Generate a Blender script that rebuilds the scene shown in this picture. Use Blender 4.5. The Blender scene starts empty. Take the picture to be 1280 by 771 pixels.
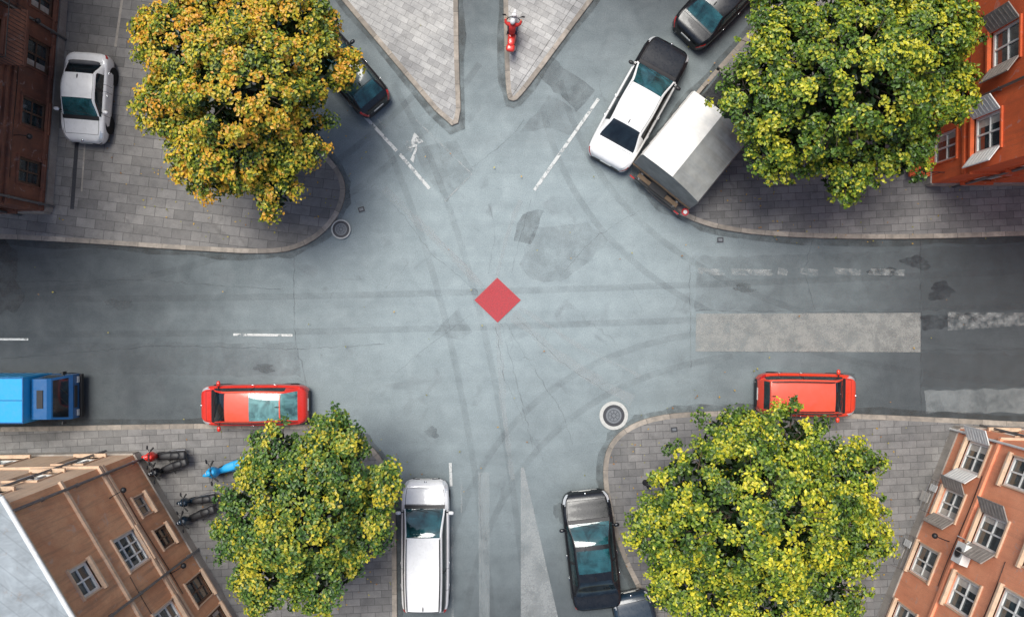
import bpy, math, random
import numpy as np
from mathutils import Vector, Matrix
random.seed(7); rng=np.random.default_rng(11)
H=32.0; S=30.0
def P(px,py,z=0.0):
    k=(H-z)/H
    return Vector(((px-640)/S*k,(385.5-py)/S*k,z))
scene=bpy.context.scene
# ------------------------------------------------------------ node helpers
def newmat(name):
    m=bpy.data.materials.new(name); m.use_nodes=True
    nt=m.node_tree; b=nt.nodes['Principled BSDF']; return m,nt,b
def N(nt,t,**k):
    n=nt.nodes.new(t)
    for a,v in k.items(): setattr(n,a,v)
    return n
def L(nt,a,b): nt.links.new(a,b)
def coords(nt,kind='Object'):
    return N(nt,'ShaderNodeTexCoord').outputs[kind]
def noise(nt,co,scale,detail=4,rough=0.55,dist=0.0):
    n=N(nt,'ShaderNodeTexNoise'); n.inputs['Scale'].default_value=scale; n.inputs['Detail'].default_value=min(detail,4)
    n.inputs['Roughness'].default_value=rough; n.inputs['Distortion'].default_value=dist
    L(nt,co,n.inputs['Vector']); return n.outputs['Fac']
def maprange(nt,v,a,b,c=0.0,d=1.0):
    n=N(nt,'ShaderNodeMapRange'); L(nt,v,n.inputs[0])
    for i,x in enumerate((a,b,c,d)): n.inputs[i+1].default_value=x
    return n.outputs[0]
def mixc(nt,f,a,b,mode='MIX'):
    n=N(nt,'ShaderNodeMix'); n.data_type='RGBA'; n.blend_type=mode
    if isinstance(f,(int,float)): n.inputs[0].default_value=f
    else: L(nt,f,n.inputs[0])
    for i,x in ((6,a),(7,b)):
        if isinstance(x,tuple): n.inputs[i].default_value=(x[0],x[1],x[2],1)
        else: L(nt,x,n.inputs[i])
    return n.outputs[2]
def math_(nt,op,a,b=0.0):
    n=N(nt,'ShaderNodeMath'); n.operation=op
    for i,x in ((0,a),(1,b)):
        if isinstance(x,(int,float)): n.inputs[i].default_value=x
        else: L(nt,x,n.inputs[i])
    return n.outputs[0]
def bump(nt,b,h,strength=0.3,dist=0.02):
    n=N(nt,'ShaderNodeBump'); n.inputs['Strength'].default_value=strength; n.inputs['Distance'].default_value=dist
    L(nt,h,n.inputs['Height']); L(nt,n.outputs[0],b.inputs['Normal'])
def simple(name,col,rough=0.6,metal=0.0,coat=0.0,var=0.18,scale=6.0,bmp=0.0):
    m,nt,b=newmat(name); co=coords(nt)
    f=noise(nt,co,scale,5)
    c=mixc(nt,maprange(nt,f,0.3,0.7),tuple(x*(1-var) for x in col),tuple(min(1,x*(1+var)) for x in col))
    L(nt,c,b.inputs['Base Color']); b.inputs['Roughness'].default_value=rough; b.inputs['Metallic'].default_value=metal
    b.inputs['Coat Weight'].default_value=coat; b.inputs['Coat Roughness'].default_value=0.06
    if bmp: bump(nt,b,noise(nt,coords(nt),scale*6,3),bmp,0.01)
    return m
def paint(name,col,rough=0.35,metal=0.0,dust=0.12,coat=0.8):
    m,nt,b=newmat(name); co=coords(nt)
    f=maprange(nt,noise(nt,co,3.5,6,0.65),0.42,0.75,0,dust)
    c=mixc(nt,f,col,(0.32,0.30,0.27))
    L(nt,c,b.inputs['Base Color']); b.inputs['Metallic'].default_value=metal
    L(nt,maprange(nt,noise(nt,co,9,4),0.3,0.7,rough*0.8,rough*1.25),b.inputs['Roughness'])
    b.inputs['Coat Weight'].default_value=coat; b.inputs['Coat Roughness'].default_value=0.07
    return m
# asphalt ------------------------------------------------------------
def asphalt(name,tone=1.0):
    m,nt,b=newmat(name); co=coords(nt)
    big=noise(nt,co,0.16,4,0.6,0.4); mid=noise(nt,co,1.1,4,0.7,0.3); fine=noise(nt,co,22,3,0.7); grit=noise(nt,co,70,2,0.6)
    # hazy glow at the crossing and dim street ends, painted into the asphalt colour
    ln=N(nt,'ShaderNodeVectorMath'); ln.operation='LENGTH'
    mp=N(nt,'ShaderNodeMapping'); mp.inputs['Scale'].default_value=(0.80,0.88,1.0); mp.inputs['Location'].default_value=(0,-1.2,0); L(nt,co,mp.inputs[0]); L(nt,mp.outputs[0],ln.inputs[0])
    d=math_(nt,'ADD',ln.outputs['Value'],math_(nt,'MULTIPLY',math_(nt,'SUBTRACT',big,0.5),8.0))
    haze_glow=N(nt,'ShaderNodeMapRange'); haze_glow.interpolation_type='SMOOTHSTEP'; L(nt,d,haze_glow.inputs[0])
    haze_glow.inputs[1].default_value=1.5; haze_glow.inputs[2].default_value=15.5; haze_glow.inputs[3].default_value=1; haze_glow.inputs[4].default_value=0
    base=mixc(nt,haze_glow.outputs[0],(0.068*tone,0.080*tone,0.086*tone),(0.300*tone,0.358*tone,0.368*tone))
    base=mixc(nt,maprange(nt,mid,0.3,0.7,0.0,0.45),base,mixc(nt,1.0,base,(0.68,0.68,0.69),'MULTIPLY'))
    mp2=N(nt,'ShaderNodeMapping'); mp2.inputs['Scale'].default_value=(0.07,1.1,1.0); L(nt,co,mp2.inputs[0])
    stk=maprange(nt,noise(nt,mp2.outputs[0],1.0,4,0.6,0.3),0.42,0.66,0,0.25)
    base=mixc(nt,stk,base,mixc(nt,1.0,base,(0.62,0.62,0.63),'MULTIPLY'))
    g=maprange(nt,fine,0.32,0.68,0.82,1.14)
    g2=maprange(nt,grit,0.3,0.7,0.78,1.22)
    gg=math_(nt,'MULTIPLY',g,g2)
    cc=N(nt,'ShaderNodeCombineColor'); [L(nt,gg,cc.inputs[i]) for i in range(3)]
    base=mixc(nt,1.0,base,cc.outputs[0],'MULTIPLY')
    wp=N(nt,'ShaderNodeTexNoise'); wp.inputs['Scale'].default_value=0.9; wp.inputs['Detail'].default_value=4; L(nt,co,wp.inputs['Vector'])
    va=N(nt,'ShaderNodeVectorMath'); va.operation='MULTIPLY_ADD'; L(nt,wp.outputs['Color'],va.inputs[0]); va.inputs[1].default_value=(1.6,1.6,0); L(nt,co,va.inputs[2])
    vo=N(nt,'ShaderNodeTexVoronoi'); vo.feature='DISTANCE_TO_EDGE'; vo.inputs['Scale'].default_value=0.30; L(nt,va.outputs[0],vo.inputs['Vector'])
    cr=maprange(nt,vo.outputs['Distance'],0.0,0.006,1,0)
    cm=maprange(nt,noise(nt,co,0.35,3),0.5,0.58,0,0.24)
    base=mixc(nt,math_(nt,'MULTIPLY',cr,cm),base,(0.05,0.053,0.058))
    oil=maprange(nt,noise(nt,co,0.75,4,0.55,1.0),0.60,0.78,0,0.35)
    base=mixc(nt,oil,base,(0.07,0.073,0.08))
    spots=maprange(nt,noise(nt,co,5.0,3,0.6),0.70,0.76,0,0.35)
    base=mixc(nt,spots,base,(0.06,0.062,0.065))
    L(nt,base,b.inputs['Base Color'])
    L(nt,maprange(nt,mid,0.3,0.7,0.62,0.92),b.inputs['Roughness'])
    bump(nt,b,grit,0.4,0.01)
    return m
def worn(name,col,lo=0.40,hi=0.60,amax=1.0,scale=2.2,rough=0.75):
    m,nt,b=newmat(name); co=coords(nt)
    f=noise(nt,co,scale,4,0.75,0.2); g=noise(nt,co,30,2,0.7)
    c=mixc(nt,g,tuple(x*0.8 for x in col),col); L(nt,c,b.inputs['Base Color']); b.inputs['Roughness'].default_value=rough
    a=math_(nt,'MULTIPLY',maprange(nt,f,lo,hi,0,amax),maprange(nt,g,0.25,0.55,0.55,1.0))
    L(nt,a,b.inputs['Alpha'])
    return m
def slabs(name,c1,c2,rot=0.0,w=0.8,h=0.4,mort=0.012):
    m,nt,b=newmat(name); co=coords(nt)
    mp=N(nt,'ShaderNodeMapping'); mp.inputs['Rotation'].default_value=(0,0,rot); L(nt,co,mp.inputs[0])
    br=N(nt,'ShaderNodeTexBrick'); L(nt,mp.outputs[0],br.inputs['Vector'])
    br.inputs['Scale'].default_value=1.0; br.inputs['Brick Width'].default_value=w; br.inputs['Row Height'].default_value=h
    br.inputs['Mortar Size'].default_value=mort; br.inputs['Mortar Smooth'].default_value=0.3; br.inputs['Bias'].default_value=-0.2
    br.inputs['Color1'].default_value=(*(x*1.12 for x in c1),1); br.inputs['Color2'].default_value=(*(x*.82 for x in c2),1); br.inputs['Mortar'].default_value=(*(x*0.48 for x in c1),1)
    big=noise(nt,co,0.35,4,0.7,0.3); mid=noise(nt,co,2.5,4,0.75); fine=noise(nt,co,35,3,0.7)
    c=mixc(nt,maprange(nt,big,0.35,0.65,0,0.8),br.outputs['Color'],mixc(nt,1.0,br.outputs['Color'],(0.58,0.59,0.62),'MULTIPLY'))
    avg=tuple((x+y)/2*0.95 for x,y in zip(c1,c2))
    c=mixc(nt,maprange(nt,mid,0.42,0.60,0,0.6),c,mixc(nt,1.0,c,(0.76,0.76,0.76),'MULTIPLY'))
    g=maprange(nt,fine,0.3,0.7,0.80,1.18); cc=N(nt,'ShaderNodeCombineColor'); [L(nt,g,cc.inputs[i]) for i in range(3)]
    c=mixc(nt,1.0,c,cc.outputs[0],'MULTIPLY')
    st=maprange(nt,noise(nt,co,1.3,4,0.65,1.2),0.56,0.72,0,0.5)
    c=mixc(nt,st,c,tuple(x*.42 for x in avg))
    L(nt,c,b.inputs['Base Color']); b.inputs['Roughness'].default_value=0.85
    bump(nt,b,math_(nt,'ADD',math_(nt,'MULTIPLY',br.outputs['Fac'],-1.0),math_(nt,'MULTIPLY',fine,0.4)),0.4,0.01)
    return m
def kerbmat(name,col):
    m,nt,b=newmat(name); co=coords(nt)
    uv=coords(nt,'UV'); sp=N(nt,'ShaderNodeSeparateXYZ'); L(nt,uv,sp.inputs[0])
    j=math_(nt,'FRACT',sp.outputs[0]); gap=maprange(nt,j,0.0,0.03,1,0)
    st=N(nt,'ShaderNodeTexWhiteNoise'); st.noise_dimensions='1D'; L(nt,math_(nt,'FLOOR',sp.outputs[0]),st.inputs['W'])
    c=mixc(nt,st.outputs['Value'],tuple(x*0.70 for x in col),tuple(x*1.18 for x in col))
    c=mixc(nt,maprange(nt,noise(nt,co,3,6,0.7),0.38,0.66,0,0.65),c,(0.14,0.13,0.115))
    c=mixc(nt,gap,c,(0.08,0.075,0.07)); L(nt,c,b.inputs['Base Color']); b.inputs['Roughness'].default_value=0.8
    bump(nt,b,noise(nt,co,40,3),0.3,0.01); return m
def plaster(name,col,col2=None,dirt=0.5):
    m,nt,b=newmat(name); co=coords(nt)
    col2=col2 or tuple(x*0.72 for x in col)
    f=noise(nt,co,0.9,4,0.7,0.4)
    c=mixc(nt,maprange(nt,f,0.35,0.65),col,col2)
    mp=N(nt,'ShaderNodeMapping'); mp.inputs['Scale'].default_value=(3.0,3.0,0.22); L(nt,co,mp.inputs[0])
    s=maprange(nt,noise(nt,mp.outputs[0],1.6,4,0.7),0.48,0.75,0,dirt)
    c=mixc(nt,s,c,tuple(x*0.35+0.03 for x in col))
    p=maprange(nt,noise(nt,co,2.2,4,0.6,0.8),0.62,0.66,0,0.55)
    c=mixc(nt,p,c,tuple(x*0.5+0.2 for x in col))
    g=maprange(nt,noise(nt,co,45,3,0.7),0.3,0.7,0.84,1.14); cc=N(nt,'ShaderNodeCombineColor'); [L(nt,g,cc.inputs[i]) for i in range(3)]
    c=mixc(nt,1.0,c,cc.outputs[0],'MULTIPLY')
    L(nt,c,b.inputs['Base Color']); b.inputs['Roughness'].default_value=0.85
    bump(nt,b,noise(nt,co,30,4),0.4,0.015); return m
def carglass(name,col=(0.03,0.09,0.10),tr=0.35):
    m,nt,b=newmat(name); co=coords(nt)
    f=noise(nt,co,1.6,4,0.6,0.8)
    L(nt,mixc(nt,maprange(nt,f,0.35,0.65),tuple(x*0.4 for x in col),tuple(x*1.7 for x in col)),b.inputs['Base Color'])
    b.inputs['Roughness'].default_value=0.05; b.inputs['Specular IOR Level'].default_value=0.8
    b.inputs['Coat Weight'].default_value=0.3
    if tr: b.inputs['Alpha'].default_value=1-tr
    return m
def leafmat(name):
    m,nt,b=newmat(name); nt.nodes.remove(b)
    a=N(nt,'ShaderNodeAttribute'); a.attribute_name='leaf_tint'
    df=N(nt,'ShaderNodeBsdfDiffuse'); L(nt,a.outputs['Color'],df.inputs['Color'])
    gl=N(nt,'ShaderNodeBsdfGlossy'); gl.inputs['Roughness'].default_value=0.45; gl.inputs['Color'].default_value=(1,1,1,1)
    tr=N(nt,'ShaderNodeBsdfTranslucent'); L(nt,a.outputs['Color'],tr.inputs['Color'])
    mx=N(nt,'ShaderNodeMixShader'); mx.inputs[0].default_value=0.20; m2=N(nt,'ShaderNodeMixShader'); m2.inputs[0].default_value=0.035
    out=nt.nodes['Material Output']; L(nt,df.outputs[0],mx.inputs[1]); L(nt,tr.outputs[0],mx.inputs[2]); L(nt,mx.outputs[0],m2.inputs[1]); L(nt,gl.outputs[0],m2.inputs[2]); L(nt,m2.outputs[0],out.inputs['Surface'])
    return m
def seamroof(name,col,sc=1.6):
    m,nt,b=newmat(name); co=coords(nt)
    w=N(nt,'ShaderNodeTexWave'); w.wave_type='BANDS'; w.bands_direction='DIAGONAL'; w.inputs['Scale'].default_value=sc; w.inputs['Distortion'].default_value=0.0; L(nt,co,w.inputs['Vector'])
    s=maprange(nt,w.outputs['Fac'],0.95,0.995,0,1)
    c=mixc(nt,maprange(nt,noise(nt,co,0.9,4,0.75,0.5),0.35,0.65),tuple(x*0.55 for x in col),col); c=mixc(nt,math_(nt,'MULTIPLY',s,0.3),c,tuple(x*0.4 for x in col))
    rs=maprange(nt,noise(nt,co,2.6,4,0.7),0.60,0.72,0,0.5); c=mixc(nt,rs,c,(0.22,0.15,0.10))
    L(nt,c,b.inputs['Base Color']); b.inputs['Roughness'].default_value=0.6; bump(nt,b,w.outputs['Fac'],0.2,0.02); return m

M={}
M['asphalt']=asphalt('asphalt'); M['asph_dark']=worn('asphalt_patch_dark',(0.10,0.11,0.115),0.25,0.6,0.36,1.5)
M['asph_mid']=worn('asphalt_patch_mid',(0.13,0.14,0.148),0.30,0.62,0.20,1.5)
M['tyretrack']=worn('tyre_track',(0.08,0.085,0.09),0.25,0.7,0.16,1.0)
M['grime']=worn('gutter_dirt',(0.06,0.058,0.052),0.28,0.68,0.50,1.7,0.9)
M['concrete_pale']=worn('pale_concrete',(0.52,0.54,0.53),0.15,0.55,0.48,1.2)
M['white_paint']=worn('road_paint_white',(0.78,0.79,0.76),0.36,0.50,0.85,3.0)
M['faint_paint']=worn('road_paint_faded',(0.6,0.62,0.6),0.40,0.65,0.45,3.0)
M['band_paint']=worn('road_paint_band',(0.42,0.42,0.39),0.15,0.58,0.66,1.6)
M['red_paint']=worn('road_paint_red',(0.52,0.05,0.06),0.10,0.3,0.90,2.0)
M['crack']=worn('crack_sealant',(0.07,0.075,0.08),0.3,0.6,0.32,2.0)
M['trackpale']=worn('seam_pale',(0.50,0.54,0.54),0.22,0.62,0.34,1.2)
M['oil']=worn('dark_patch',(0.03,0.032,0.036),0.35,0.68,0.7,1.4,0.4)
M['kerb']=kerbmat('kerb_stone',(0.38,0.33,0.275))
M['slabA']=slabs('paving_slabs_warm',(0.255,0.242,0.225),(0.215,0.205,0.192),0.12)
M['slabB']=slabs('paving_slabs_pale',(0.50,0.49,0.465),(0.46,0.45,0.43),0.5,0.5,0.25,0.008)
M['slabC']=slabs('paving_slabs_grey',(0.245,0.236,0.224),(0.205,0.20,0.192),-0.05,0.6,0.3)
M['earth']=simple('earth',(0.12,0.11,0.09),0.9)
M['rubber']=simple('tyre_rubber',(0.02,0.02,0.02),0.8); M['black']=simple('black_trim',(0.015,0.015,0.017),0.5)
M['gap']=simple('shut_line',(0.008,0.008,0.009),0.9); M['chrome']=simple('chrome',(0.6,0.62,0.63),0.2,1.0)
M['steel']=simple('steel',(0.25,0.25,0.26),0.45,0.8); M['iron']=simple('cast_iron',(0.05,0.052,0.06),0.55,0.4,scale=20)
M['lid']=simple('lid_plate',(0.16,0.175,0.19),0.6,0.2,scale=20)
M['glass']=carglass('car_glass',(0.015,0.04,0.045),.3); M['tealglass']=carglass('car_glass_teal',(0.02,0.09,0.105),0.2); M['paleteal']=carglass('car_glass_pale_teal',(0.11,0.24,0.24),0.0)
M['darkglass']=carglass('car_glass_dark',(0.008,0.014,0.018),0.12)
M['seat']=simple('seat_fabric',(0.10,0.10,0.105),0.9); M['lamp']=simple('lamp_lens',(0.65,0.68,0.7),0.15,0.3,coat=1)
M['redlamp']=simple('tail_lens',(0.45,0.015,0.015),0.2,coat=1); M['plate']=simple('number_plate',(0.7,0.7,0.66),0.5)
M['white_car']=paint('car_paint_white',(0.80,0.80,0.79),0.3,dust=.16); M['red_car']=paint('car_paint_red',(0.66,0.030,0.018),0.32,dust=0.06,coat=.5)
M['redorange']=paint('car_paint_red_orange',(0.72,0.05,0.018),0.32,dust=0.06,coat=.5); M['redroof']=paint('car_paint_red_pale',(0.76,0.09,0.045),0.4,dust=0.08,coat=.5)  # last one is a paler red for the roofs
M['black_car']=paint('car_paint_black',(0.006,0.008,0.011),0.3,dust=0.025,coat=.25); M['navy_car']=paint('car_paint_navy',(0.008,0.025,0.045),0.3,dust=.04,coat=.4)
M['teal_car']=paint('car_paint_dark_teal',(0.01,0.05,0.06),0.3)
M['blue_light']=paint('truck_paint_light_blue',(0.012,0.36,0.72),0.5,dust=.10,coat=.2); M['blue_dark']=paint('truck_paint_blue',(0.008,0.10,0.28),0.35,dust=.06,coat=.3)
M['tarp_white']=simple('tarpaulin_white',(0.74,0.72,0.67),0.75,var=0.12,scale=2,bmp=0.3); M['tarp_shade']=simple('tarpaulin_shade',(0.25,0.255,0.24),0.75,var=0.2,scale=2,bmp=0.3)  # second is the same cover with its slope shade painted grey
M['wood']=simple('wood_deck',(0.22,0.15,0.09),0.8)
M['bark']=simple('bark',(0.09,0.065,0.045),0.95,var=0.4,scale=9,bmp=0.8)
M['leaf']=leafmat('foliage')
M['jacket']=simple('jacket_red',(0.55,0.03,0.025),0.8); M['denim']=simple('denim_dark',(0.03,0.045,0.08),0.9); M['skin']=simple('skin',(0.50,0.29,0.20),0.55,var=.06)
M['white_frame']=simple('window_frame_white',(0.72,0.72,0.69),0.5,var=0.1); M['winglass']=carglass('window_glass',(0.03,0.045,0.05),0.0)
M['brown_frame']=simple('window_frame_brown',(0.12,0.07,0.045),0.6)
M['stone']=plaster('stone_trim',(0.42,0.38,0.33)); M['collar']=simple('concrete_collar',(0.50,0.50,0.47),0.85,var=.12,scale=9); M['metalroof']=seamroof('metal_roof',(0.33,0.37,0.39)); M['tiles']=seamroof('clay_roof',(0.30,0.12,0.07),3)
M['orange']=plaster('plaster_salmon',(0.86,0.36,0.20),(0.76,0.29,0.155),0.3); M['orangered']=plaster('plaster_orange_red',(0.74,0.14,0.04),(0.60,0.11,0.033),0.4)
M['peach']=plaster('plaster_peach',(0.74,0.40,0.22),(0.64,0.30,0.155),0.65); M['brown']=plaster('plaster_brown',(0.24,0.095,0.055),(0.13,0.055,0.038),0.7)
M['cream']=plaster('plaster_cream',(0.72,0.52,0.36),(0.62,0.42,0.28),0.5)
M['shutter']=simple('shutter_grey',(0.30,0.27,0.24),0.7); M['curtain']=simple('curtain',(0.5,0.47,0.42),0.9)

# ------------------------------------------------------------ mesh builder
class MB:
    def __init__(s): s.v=[]; s.f=[]; s.m=[]; s.mats=[]; s.sm=[]
    def mi(s,k):
        if k not in s.mats: s.mats.append(k)
        return s.mats.index(k)
    def add(s,vs,fs,k,smooth=False):
        o=len(s.v); s.v+= [tuple(x) for x in vs]; i=s.mi(k)
        for f in fs: s.f.append([o+a for a in f]); s.m.append(i); s.sm.append(smooth)
    def obox(s,c,ux,uy,uz,hx,hy,hz,k):
        c=Vector(c);ux=Vector(ux);uy=Vector(uy);uz=Vector(uz)
        vs=[c+ux*a*hx+uy*b*hy+uz*d*hz for d in(-1,1) for b in(-1,1) for a in(-1,1)]
        fs=[(0,2,3,1),(4,5,7,6),(0,1,5,4),(2,6,7,3),(0,4,6,2),(1,3,7,5)]
        s.add(vs,fs,k)
    def box(s,c,sz,k,rz=0.0):
        ca,sa=math.cos(rz),math.sin(rz)
        s.obox(c,(ca,sa,0),(-sa,ca,0),(0,0,1),sz[0]/2,sz[1]/2,sz[2]/2,k)
    def tube(s,pts,rs,k,seg=8,cap=True,smooth=True):
        pts=[Vector(p) for p in pts]
        if isinstance(rs,(int,float)): rs=[rs]*len(pts)
        vs=[];fs=[];a=None
        for i,p in enumerate(pts):
            d=(pts[min(i+1,len(pts)-1)]-pts[max(i-1,0)]).normalized()
            if a is None: a=d.orthogonal().normalized()
            else:
                a=(a-d*a.dot(d)); a=a.normalized() if a.length>1e-6 else d.orthogonal().normalized()
            b=d.cross(a)
            for j in range(seg):
                t=2*math.pi*j/seg; vs.append(p+(a*math.cos(t)+b*math.sin(t))*rs[i])
        for i in range(len(pts)-1):
            for j in range(seg):
                fs.append((i*seg+j,i*seg+(j+1)%seg,(i+1)*seg+(j+1)%seg,(i+1)*seg+j))
        s.add(vs,fs,k,smooth)
        if cap:
            s.add(vs[:seg],[tuple(range(seg))[::-1]],k); s.add(vs[-seg:],[tuple(range(seg))],k)
    def ell(s,c,r,k,rz=0.0,nu=14,nv=8,p=1.0):
        vs=[];fs=[];ca,sa=math.cos(rz),math.sin(rz)
        def sg(x): return math.copysign(abs(x)**p,x)
        for i in range(nv+1):
            ph=math.pi*i/nv
            for j in range(nu):
                th=2*math.pi*j/nu
                x=r[0]*sg(math.sin(ph))*sg(math.cos(th)); y=r[1]*sg(math.sin(ph))*sg(math.sin(th)); z=r[2]*sg(math.cos(ph))
                vs.append((c[0]+x*ca-y*sa,c[1]+x*sa+y*ca,c[2]+z))
        for i in range(nv):
            for j in range(nu): fs.append((i*nu+j,(i+1)*nu+j,(i+1)*nu+(j+1)%nu,i*nu+(j+1)%nu))
        s.add(vs,fs,k,True)
    def wheel(s,c,r,w,ax=(0,1,0),hub='steel',seg=22):
        c=Vector(c);ax=Vector(ax).normalized()
        prof=[(-.5,.6),(-.5,.88),(-.36,1),(.36,1),(.5,.88),(.5,.6)]
        a=ax.orthogonal().normalized();b=ax.cross(a);vs=[];fs=[]
        for (x,q) in prof:
            for j in range(seg):
                t=2*math.pi*j/seg; vs.append(c+ax*x*w+(a*math.cos(t)+b*math.sin(t))*q*r)
        for i in range(len(prof)-1):
            for j in range(seg): fs.append((i*seg+j,i*seg+(j+1)%seg,(i+1)*seg+(j+1)%seg,(i+1)*seg+j))
        s.add(vs,fs,'rubber',True)
        s.tube([c-ax*w*.42,c+ax*w*.42],r*.61,hub,seg,True,False)
        for j in range(5):
            t=2*math.pi*j/5; d=a*math.cos(t)+b*math.sin(t); e=ax.cross(d)
            s.obox(c+d*r*.36,d,e,ax,r*.22,r*.06,w*.46,'chrome' if hub=='steel' else hub)
    def obj(s,name,parent=None,loc=None,bevel=0.0):
        me=bpy.data.meshes.new(name); me.from_pydata(s.v,[],s.f)
        for k in s.mats: me.materials.append(M[k])
        me.polygons.foreach_set('material_index',s.m); me.polygons.foreach_set('use_smooth',s.sm); me.update()
        ob=bpy.data.objects.new(name,me); scene.collection.objects.link(ob)
        if parent: ob.parent=parent
        if loc is not None: ob.location=loc
        if bevel:
            md=ob.modifiers.new('bevel','BEVEL'); md.width=bevel; md.segments=2; md.limit_method='ANGLE'
        return ob
def empty(name,loc=(0,0,0),rz=0.0):
    e=bpy.data.objects.new(name,None); e.location=loc; e.rotation_euler=(0,0,rz); e.empty_display_size=0.3
    scene.collection.objects.link(e); return e
# ------------------------------------------------------------ ground, road
mb=MB(); q=1500; mb.add([(-q,-q,-0.02),(q,-q,-0.02),(q,q,-0.02),(-q,q,-0.02)],[(0,1,2,3)],'earth'); mb.obj('ground')
road=empty('road')
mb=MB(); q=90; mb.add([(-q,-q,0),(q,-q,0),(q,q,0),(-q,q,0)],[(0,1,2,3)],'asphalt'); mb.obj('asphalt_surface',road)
def flat(name,pts,k,z,parent=None):
    mb=MB(); vs=[P(x,y) for x,y in pts]; vs=[Vector((v.x,v.y,z)) for v in vs]
    mb.add(vs,[tuple(range(len(vs)))],k)
    o=mb.obj(name,parent)
    if o.data.polygons[0].normal.z<0: o.data.flip_normals()
    return o
def rough_edge(pts,step=9,j=1.2):
    out=[]
    for i in range(len(pts)):
        a=pts[i];b=pts[(i+1)%len(pts)]; n=max(1,int(math.hypot(b[0]-a[0],b[1]-a[1])/step))
        for k in range(n):
            t=k/n; out.append((a[0]+(b[0]-a[0])*t+random.gauss(0,j),a[1]+(b[1]-a[1])*t+random.gauss(0,j)))
    return out
def ribbon(name,pts,w,k,z,jit=0.0,parent=None,step=6):
    pp=[]
    for (a,b) in zip(pts[:-1],pts[1:]):
        n=max(1,int(math.hypot(b[0]-a[0],b[1]-a[1])/step))
        for i in range(n):
            t=i/n; pp.append((a[0]+(b[0]-a[0])*t,a[1]+(b[1]-a[1])*t))
    pp.append(pts[-1])
    pp=[(x+random.gauss(0,jit),y+random.gauss(0,jit)) for x,y in pp]
    vs=[];fs=[]
    for i,(x,y) in enumerate(pp):
        a=pp[max(0,i-1)];b=pp[min(len(pp)-1,i+1)];dx,dy=b[0]-a[0],b[1]-a[1];l=math.hypot(dx,dy) or 1
        ww=w*(random.uniform(.5,1.3) if jit else 1)
        for sgn in(1,-1):
            v=P(x-dy/l*ww/2*sgn,y+dx/l*ww/2*sgn); vs.append((v.x,v.y,z))
    for i in range(len(pp)-1): fs.append((2*i,2*i+2,2*i+3,2*i+1))
    mb=MB(); mb.add(vs,fs,k); return mb.obj(name,parent)
pz=0.004
for pts,k in [([(650,165),(688,118),(738,150),(712,170),(690,160)],'asph_mid'),([(672,95),(690,72),(745,115),(722,140)],'asph_dark'),
  ([(640,300),(652,268),(680,262),(664,306)],'asph_dark'),([(540,418),(572,386),(590,415),(575,424)],'asph_mid'),
  ([(648,330),(668,285),(735,278),(760,300),(735,330),(700,352),(660,350)],'asph_mid'),
  ([(1150,310),(1290,305),(1290,385),(1152,388)],'asph_dark'),([(1152,442),(1290,442),(1290,484),(1152,484)],'asph_dark'),
  ([(520,185),(570,175),(592,215),(560,252),(525,215)],'asph_mid'),([(870,320),(1150,315),(1150,388),(868,388)],'asph_mid'),
  ([(0,430),(367,428),(378,470),(0,466)],'asph_mid'),
  ([(1155,488),(1295,484),(1295,515),(1158,516)],'trackpale')]:
    flat('asphalt_patch',rough_edge(pts),k,pz,road); pz+=0.0007
def arc(p0,p1,p2,n=18):
    return [((1-t)**2*p0[0]+2*t*(1-t)*p1[0]+t*t*p2[0],(1-t)**2*p0[1]+2*t*(1-t)*p1[1]+t*t*p2[1]) for t in [i/n for i in range(n+1)]]
z1=0.0125
for a,b,c in [((-20,395),(420,400),(1300,360)),((560,800),(590,470),(900,430)),((470,110),(600,330),(640,800)),((1300,460),(760,430),(690,120)),((-20,345),(400,340),(590,60))]:
    for o in(-22,22):
        q=arc(a,b,c,26); dx,dy=c[0]-a[0],c[1]-a[1]; l=math.hypot(dx,dy); q=[(x-dy/l*o,y+dx/l*o) for x,y in q]
        ribbon('tyre_track',q,8,'tyretrack',z1,0.0,road,60); z1+=0.0003
z1=0.0160
for pts,w in [([(640,392),(690,440),(745,475),(790,500)],13),([(604,358),(545,300),(480,235)],9),([(622,345),(632,300),(650,250)],6),([(622,400),(628,500),(640,600)],8),([(600,352),(520,270)],5),([(650,385),(720,430),(800,470)],5)]:
    ribbon('worn_strip',pts,w,'trackpale',z1,0.8,road,14); z1+=0.0006
z1=0.0205
for pts,w in [([(627,405),(636,440),(652,500),(666,560)],.9),([(632,402),(660,450),(700,510),(716,555)],.8),([(620,410),(630,470),(655,530),(680,575)],.6),
   ([(367,318),(368,420),(381,470),(383,484)],1.3),([(1150,300),(1151,516)],1.5),([(862,330),(864,460)],1.0),([(900,440),(1280,436)],1.2),
   ([(0,352),(180,350),(350,362)],1.0),([(0,448),(200,432),(370,436),(480,430)],1.0),([(610,342),(620,290),(612,255)],.6),([(640,340),(652,290),(664,250)],.6),
   ([(598,365),(540,318),(505,270),(470,235)],.6),([(645,395),(700,452),(762,492)],.6),([(590,392),(545,425),(490,470)],.6),([(700,345),(740,300),(800,262)],.6),
   ([(600,590),(603,780)],1.0),([(590,210),(640,170),(655,150)],.8),([(870,388),(1150,390)],1.0),([(1015,300),(1005,340),(1020,392)],.9)]:
    ribbon('crack',pts,w,'crack',z1,0.7,road); z1+=0.0004
def blob(name,px,py,rx,ry,k,z):
    pts=[]
    ph=[random.uniform(0,6.28) for _ in range(4)]
    for i in range(40):
        a=2*math.pi*i/40; r=1+.2*math.sin(2*a+ph[0])+.16*math.sin(3*a+ph[1])+.10*math.sin(5*a+ph[2])+.08*math.sin(9*a+ph[3])
        pts.append((px+rx*r*math.cos(a),py+ry*r*math.sin(a)))
    return flat(name,pts,k,z,road)
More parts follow.
